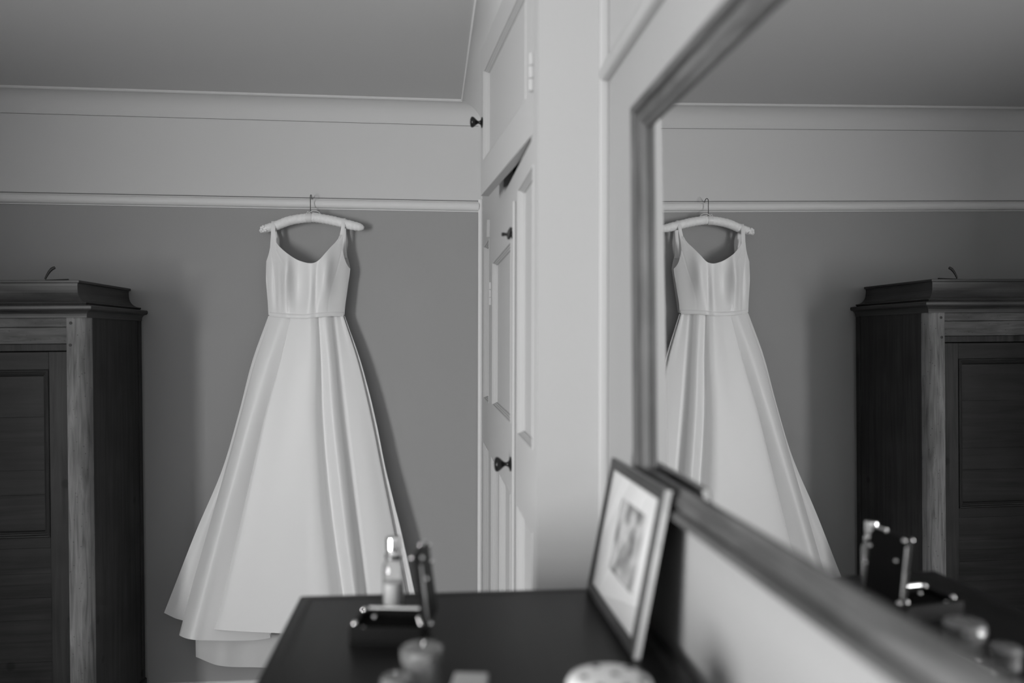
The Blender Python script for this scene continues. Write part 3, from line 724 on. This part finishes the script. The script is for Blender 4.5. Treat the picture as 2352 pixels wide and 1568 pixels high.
# ------------------------------------------------------------------ mirror on the right wall
mY, mT = -0.0047, -0.0112
mn = Vector((-math.cos(mY) * math.cos(mT), math.sin(mY) * math.cos(mT), math.sin(mT)))
md = Vector((0, 0, 1)); mu = (md - mn * md.dot(mn)).normalized(); ma = mn.cross(mu).normalized()
if ma.y > 0: ma = -ma                          # along the wall, towards the camera
p0 = Vector((0.3453, 1.2, H))
def hitM(u, v):
    d = ray(u, v); return CAM + d * ((p0 - CAM).dot(mn) / d.dot(mn))
o_ = hitM(1501, 1056) - mu * 0.0165 - ma * 0.012                          # far lower corner of the glass
hgl = (hitM(1497, 286) - o_).dot(mu); wgl = 1.18
def PMr(a, b, n): return o_ + ma * a + mu * b + mn * n
mir = thing('wall_mirror', 'large wall mirror in weathered wooden frame reflecting the dress, above the chest of drawers', 'mirror', tuple(PMr(wgl / 2, 0, 0)))
gl = MB()
gl.add([PMr(-0.004, -0.004, 0), PMr(wgl + 0.004, -0.004, 0), PMr(wgl + 0.004, hgl + 0.004, 0), PMr(-0.004, hgl + 0.004, 0)], [(0, 1, 2, 3)])
gl.build('mirror_glass', M_mirror, mir)
fp = [(0.0, -0.001), (0.0, 0.0035), (0.002, 0.006), (0.005, 0.0068), (0.0075, 0.0055), (0.009, 0.0065), (0.011, 0.0105), (0.015, 0.0128), (0.020, 0.0138), (0.025, 0.0135), (0.0265, 0.0085), (0.0295, 0.0085), (0.031, 0.0165), (0.034, 0.0195), (0.038, 0.0205), (0.042, 0.0195), (0.044, 0.016), (0.0445, -0.002), (0.0445, -0.005)]
for s, nm in (('bottom', 'bottom_rail'), ('right', 'near_stile'), ('top', 'top_rail'), ('left', 'far_stile')):
    frame_side(MB(), s, wgl, hgl, fp, PMr).build(nm, W_mirz if 'stile' in nm else W_mirr, mir, smooth=30)
MB().add([PMr(-0.045, -0.045, -0.003), PMr(wgl + 0.045, -0.045, -0.003), PMr(wgl + 0.045, hgl + 0.045, -0.003), PMr(-0.045, hgl + 0.045, -0.003)], [(3, 2, 1, 0)]).build('backing', M_back, mir)

# ------------------------------------------------------------------ framed picture leaning on mirror
pb0 = Vector((0.2655, 1.392, CT)); pb1 = Vector((0.2705, 1.082, CT))     # front lower edge, far and near
ax = (pb1 - pb0); pw = ax.length; ax.normalize()
lean = math.radians(11.0)
out = Vector((0, 0, 1)).cross(ax); out.z = 0; out.normalize()
if out.x < 0: out = -out                       # towards the wall
upv = (Vector((0, 0, 1)) * math.cos(lean) + out * math.sin(lean)).normalized()
nv = (-out * math.cos(lean) + Vector((0, 0, 1)) * math.sin(lean)).normalized()
ph = 0.236; TK = 0.012
lift = TK * math.sin(lean) * 0 + 0.0005
def PP(a, b, n): return pb0 + Vector((0, 0, lift)) + ax * a + upv * b + nv * n
pic = thing('framed_picture', 'small framed print with wide white mount, standing on the chest and leaning against the mirror', 'picture', tuple((pb0 + pb1) / 2))
bw_ = 0.0175
def PP2(a, b, n): return PP(a + bw_, b + bw_, n)
fpp = [(-0.001, -0.004), (0.0, 0.0), (0.002, 0.001), (0.010, 0.0), (0.0155, -0.001), (0.017, -0.003)]
for s, nm in (('bottom', 'frame_bottom'), ('right', 'frame_side'), ('top', 'frame_top'), ('left', 'frame_side')):
    frame_side(MB(), s, pw - 2 * bw_, ph - 2 * bw_, fpp, PP2).build(nm, W_pic, pic, smooth=30)
    frame_side(MB(), s, pw - 2 * bw_, ph - 2 * bw_, [(0.017, -0.003), (0.017, -TK), (0.0, -TK)], PP2).build('frame_edge', M_raw, pic)
def quad(a0, a1, b0, b1, n): return [PP(a0, b0, n), PP(a1, b0, n), PP(a1, b1, n), PP(a0, b1, n)]
mh = (0.094, pw - 0.070, 0.068, ph - 0.052)     # picture opening in the mount
plate(MB(), bw_ - 0.003, pw - bw_ + 0.003, bw_ - 0.003, ph - bw_ + 0.003, [mh], 0.0015, lambda a, b, n: PP(a, b, n - 0.0055)).build('mount', M_mat, pic)
PM = bpy.data.materials.new('faded_print'); PM.use_nodes = True
nt = PM.node_tree; b_ = nt.nodes['Principled BSDF']; b_.inputs['Roughness'].default_value = 0.8; b_.inputs['Specular IOR Level'].default_value = 0.1
tc = nt.nodes.new('ShaderNodeTexCoord'); nz = nt.nodes.new('ShaderNodeTexNoise'); nz.inputs['Scale'].default_value = 26; nz.inputs['Detail'].default_value = 3; nz.inputs['Distortion'].default_value = 0.6
rp_ = nt.nodes.new('ShaderNodeValToRGB'); rp_.color_ramp.elements[0].position = 0.36; rp_.color_ramp.elements[0].color = (0.13, 0.13, 0.13, 1); rp_.color_ramp.elements[1].position = 0.58; rp_.color_ramp.elements[1].color = (0.5, 0.5, 0.5, 1)
nt.links.new(tc.outputs['Object'], nz.inputs['Vector']); nt.links.new(nz.outputs['Fac'], rp_.inputs['Fac']); nt.links.new(rp_.outputs['Color'], b_.inputs['Base Color'])
k = MB().add(quad(mh[0] - 0.003, mh[1] + 0.003, mh[2] - 0.003, mh[3] + 0.003, -0.0080), [(0, 1, 2, 3)]).build('print', PM, pic); k['label'] = 'faded grey print'
MB().add(quad(0.004, pw - 0.004, 0.004, ph - 0.004, -TK + 0.002) + quad(0.004, pw - 0.004, 0.004, ph - 0.004, -TK + 0.0005), [(0, 1, 2, 3), (7, 6, 5, 4), (0, 4, 5, 1), (1, 5, 6, 2), (2, 6, 7, 3), (3, 7, 4, 0)]).build('backing', M_back, pic)
GP = bpy.data.materials.new('picture_glass'); GP.use_nodes = True; nt = GP.node_tree
for x in list(nt.nodes):
    if x.type == 'BSDF_PRINCIPLED': nt.nodes.remove(x)
tr = nt.nodes.new('ShaderNodeBsdfTransparent'); gs = nt.nodes.new('ShaderNodeBsdfGlossy'); gs.inputs['Roughness'].default_value = 0.02
fz = nt.nodes.new('ShaderNodeFresnel'); fz.inputs['IOR'].default_value = 1.38; ms = nt.nodes.new('ShaderNodeMixShader')
nt.links.new(fz.outputs[0], ms.inputs[0]); nt.links.new(tr.outputs[0], ms.inputs[1]); nt.links.new(gs.outputs[0], ms.inputs[2])
nt.links.new(ms.outputs[0], [x for x in nt.nodes if x.type == 'OUTPUT_MATERIAL'][0].inputs[0])
MB().add(quad(bw_ - 0.002, pw - bw_ + 0.002, bw_ - 0.002, ph - bw_ + 0.002, -0.0042), [(3, 2, 1, 0) if (ax.cross(upv)).dot(nv) < 0 else (0, 1, 2, 3)]).build('glazing', GP, pic, recalc=False)

# ------------------------------------------------------------------ things on the chest
def local(cx, cy, rz):
    c, s = math.cos(rz), math.sin(rz)
    return lambda v: Vector((cx + v[0] * c - v[1] * s, cy + v[0] * s + v[1] * c, v[2]))
# open jewellery case
jx = thing('jewellery_case', 'open black jewellery case with silver edges, lid standing upright, on the chest', 'case', (-0.062, 1.207, CT))
L = local(-0.0620, 1.206, math.radians(-8)); bwid, bdep, bh = 0.104, 0.082, 0.024
cs = MB()
cs.box(-bwid / 2, bwid / 2, -bdep / 2, bdep / 2, CT, CT + 0.004, xf=L)
for (a, b, c, d) in ((-bwid / 2, bwid / 2, -bdep / 2, -bdep / 2 + 0.005), (-bwid / 2, bwid / 2, bdep / 2 - 0.005, bdep / 2), (-bwid / 2, -bwid / 2 + 0.005, -bdep / 2 + 0.005, bdep / 2 - 0.005), (bwid / 2 - 0.005, bwid / 2, -bdep / 2 + 0.005, bdep / 2 - 0.005)):
    cs.box(a, b, c, d, CT + 0.004, CT + bh, bev=0.001, xf=L)
cs.build('case_base', M_leather, jx)
MB().box(-bwid / 2 + 0.006, bwid / 2 - 0.006, -bdep / 2 + 0.006, bdep / 2 - 0.006, CT + 0.005, CT + 0.015, bev=0.002, xf=L).build('velvet_lining', M_velvet, jx)
rim = MB(); zr = CT + bh
rim.tube([L((-bwid / 2 + 0.012, bdep / 2 - 0.0025, zr + 0.0022)), L((0, bdep / 2 - 0.0025, zr + 0.0022)), L((bwid / 2 - 0.012, bdep / 2 - 0.0025, zr + 0.0022))], 0.0036, 10)
k = rim.build('silver_rim', M_silver, jx, smooth=60); k['label'] = 'bright silver bar along the back edge'
for (a, b) in ((-bwid / 2 + 0.004, bdep / 2 - 0.004), (-bwid / 2 + 0.004, -bdep / 2 + 0.018), (-bwid / 2 + 0.016, -bdep / 2 + 0.018), (-bwid / 2 + 0.022, bdep / 2 - 0.014), (bwid / 2 - 0.014, bdep / 2 - 0.016), (bwid / 2 - 0.006, -bdep / 2 + 0.030)):
    c = L((a, b, zr - 0.001))
    if abs(a) < bwid / 2 - 0.008: c.z = CT + 0.015
    MB().lathe([(0.0038, -0.002), (0.0042, 0.0015), (0.003, 0.004), (0.0008, 0.005)], 12, xf=lambda v: c + v).build('silver_stud', M_silver, jx, smooth=60)
lid = MB(); la_ = math.radians(8)
def LL(v):
    # lid local: x thickness (towards +x is outside), y depth, z height, leaning over the base
    x = bwid / 2 + 0.001 + v[0] - v[2] * math.sin(la_); z = zr + 0.001 + v[2] * math.cos(la_); return L((x, v[1], z))
lid.box(0, 0.012, -bdep / 2, bdep / 2, 0, 0.104, bev=0.0015, xf=LL)
ld = lid.build('case_lid', M_leather, jx)
lr = MB()
lr.tube([LL((0.0108, -bdep / 2 - 0.0005, z)) for z in (0.012, 0.03, 0.06, 0.092)], 0.0018, 8)
lr.build('lid_edging', M_silver, ld, smooth=60); lr = MB()
lr.tube([LL((0.006, y, 0.105)) for y in (bdep / 2 - 0.03, bdep / 2 - 0.015, bdep / 2 - 0.002)], 0.0024, 8)
lr.build('lid_edging', M_silver, ld, smooth=60)
for (y, z) in ((-bdep / 2 + 0.004, 0.10), (-bdep / 2 + 0.016, 0.066), (bdep / 2 - 0.006, 0.075), (-bdep / 2 + 0.002, 0.006), (bdep / 2 - 0.004, 0.10)):
    c = LL((0.0125, y, z))
    MB().lathe([(0.0034, -0.001), (0.0038, 0.0012), (0.0024, 0.003), (0.0006, 0.0036)], 12, xf=lambda v: c + Vector((v.z, v.x, v.y))).build('silver_stud', M_silver, ld, smooth=60)
    c2 = LL((-0.0005, y, z))
    MB().lathe([(0.0034, -0.001), (0.0038, 0.0012), (0.0024, 0.003), (0.0006, 0.0036)], 12, xf=lambda v: c2 + Vector((-v.z, v.x, v.y))).build('silver_stud', M_silver, ld, smooth=60)
# scent bottle
bt_ = thing('scent_bottle', 'slim clear glass scent bottle with silver cap behind the jewellery case', 'bottle', (-0.064, 1.335, CT))
Bx = local(-0.064, 1.335, 0)
MB().lathe([(0.0160, CT + 0.0002), (0.0182, CT + 0.003), (0.0182, CT + 0.062), (0.0170, CT + 0.070), (0.0110, CT + 0.077), (0.0085, CT + 0.080), (0.0085, CT + 0.084)], 32, xf=Bx).build('bottle_glass', M_glass, bt_, smooth=40)
MB().lathe([(0.0150, CT + 0.004), (0.0162, CT + 0.006), (0.0162, CT + 0.040)], 32, xf=Bx).build('scent', mat('pale_scent', 0.5, 0.15, 0.5), bt_, smooth=40)
MB().lathe([(0.0125, CT + 0.0775), (0.0138, CT + 0.079), (0.0138, CT + 0.086), (0.0105, CT + 0.089), (0.0100, CT + 0.091), (0.0120, CT + 0.093), (0.0120, CT + 0.112), (0.0112, CT + 0.1135), (0.002, CT + 0.114)], 28, xf=Bx).build('silver_cap', M_silver, bt_, smooth=35)
# lidded glass jar
jr = thing('glass_jar', 'taller round glass jar with domed lid in front of the jewellery case', 'jar', (-0.0135, 1.022, CT))
Jx = local(-0.0135, 1.022, 0)
MB().lathe([(0.020, CT + 0.0002), (0.0245, CT + 0.002), (0.0255, CT + 0.034), (0.0245, CT + 0.035), (0.0225, CT + 0.034), (0.0215, CT + 0.004), (0.012, CT + 0.003)], 32, xf=Jx).build('jar_body', M_cut, jr, smooth=40)
MB().lathe([(0.0208, CT + 0.0045), (0.0208, CT + 0.026)], 28, xf=Jx).build('jar_filling', M_wax, jr, smooth=40)
jl = MB(); vs = []
prof = [(0.0262, CT + 0.0352), (0.0272, CT + 0.038), (0.0270, CT + 0.047), (0.0255, CT + 0.0500), (0.0235, CT + 0.0495), (0.016, CT + 0.0505), (0.002, CT + 0.0515)]
jl.lathe(prof, 16, xf=Jx); jl.build('jar_lid', mat('frosted_lid', 0.15, 0.08, 0.8, noise=0.35, nscale=70, coat=0.6), jr)
# small glass pot
sp_ = thing('glass_pot', 'small round glass pot, shorter, left of the lidded jar on the chest', 'pot', (-0.0435, 0.984, CT))
Px = local(-0.0435, 0.984, 0)
MB().lathe([(0.016, CT + 0.0002), (0.0185, CT + 0.002), (0.0190, CT + 0.019), (0.0178, CT + 0.020), (0.0165, CT + 0.018), (0.0160, CT + 0.004)], 28, xf=Px).build('pot_body', M_cut, sp_, smooth=40)
MB().lathe([(0.0155, CT + 0.0045), (0.0155, CT + 0.015)], 24, xf=Px).build('pot_filling', M_wax, sp_, smooth=40)
MB().lathe([(0.0195, CT + 0.0202), (0.0198, CT + 0.026), (0.0170, CT + 0.0300), (0.006, CT + 0.031), (0.001, CT + 0.0312)], 14, xf=Px).build('pot_lid', mat('frosted_pot_lid', 0.14, 0.08, 0.8, noise=0.35, nscale=70, coat=0.6), sp_)
# little card box
cbx = thing('card_box', 'small pale grey card box lying beside the glass jar', 'box', (0.042, 0.955, CT))
Kx = local(0.042, 0.952, math.radians(-9))
MB().box(-0.0195, 0.0195, -0.036, 0.036, CT + 0.0002, CT + 0.019, bev=0.001, xf=Kx).build('box_base', M_card, cbx)
MB().box(-0.0205, 0.0205, -0.037, 0.037, CT + 0.0192, CT + 0.030, bev=0.0015, xf=Kx).build('box_lid', M_card, cbx)
# ceramic trinket pot with spotted lid
tp_ = thing('trinket_pot', 'white ceramic lidded trinket pot with dark spots in front of the framed picture', 'pot', (0.197, 0.887, CT))
Tx = local(0.197, 0.887, 0)
MB().lathe([(0.034, CT + 0.0002), (0.044, CT + 0.004), (0.0475, CT + 0.020), (0.0475, CT + 0.040), (0.044, CT + 0.041)], 40, xf=Tx).build('pot_body', M_ceram, tp_, smooth=50)
tl = MB().lathe([(0.0480, CT + 0.0412), (0.0490, CT + 0.045), (0.0485, CT + 0.053), (0.0450, CT + 0.0585), (0.036, CT + 0.0615), (0.020, CT + 0.0630), (0.002, CT + 0.0635)], 40, xf=Tx).build('pot_lid', M_ceram, tp_, smooth=60)
def lid_z(r): return interp([0.002, 0.020, 0.036, 0.0450, 0.0485], [0.0635, 0.0630, 0.0615, 0.0585, 0.053], r)
for (dx, dy) in ((-0.011, 0.025), (0.026, 0.018), (-0.030, -0.001), (0.006, 0.001), (0.034, -0.014), (-0.017, -0.027), (0.012, -0.031)):
    r = math.hypot(dx, dy); c = Tx((dx, dy, CT + lid_z(r)))
    MB().lathe([(0.0050, -0.0015), (0.0044, 0.0009), (0.001, 0.0013)], 12, xf=lambda v: c + v).build('spot', M_spot, tl, smooth=60)
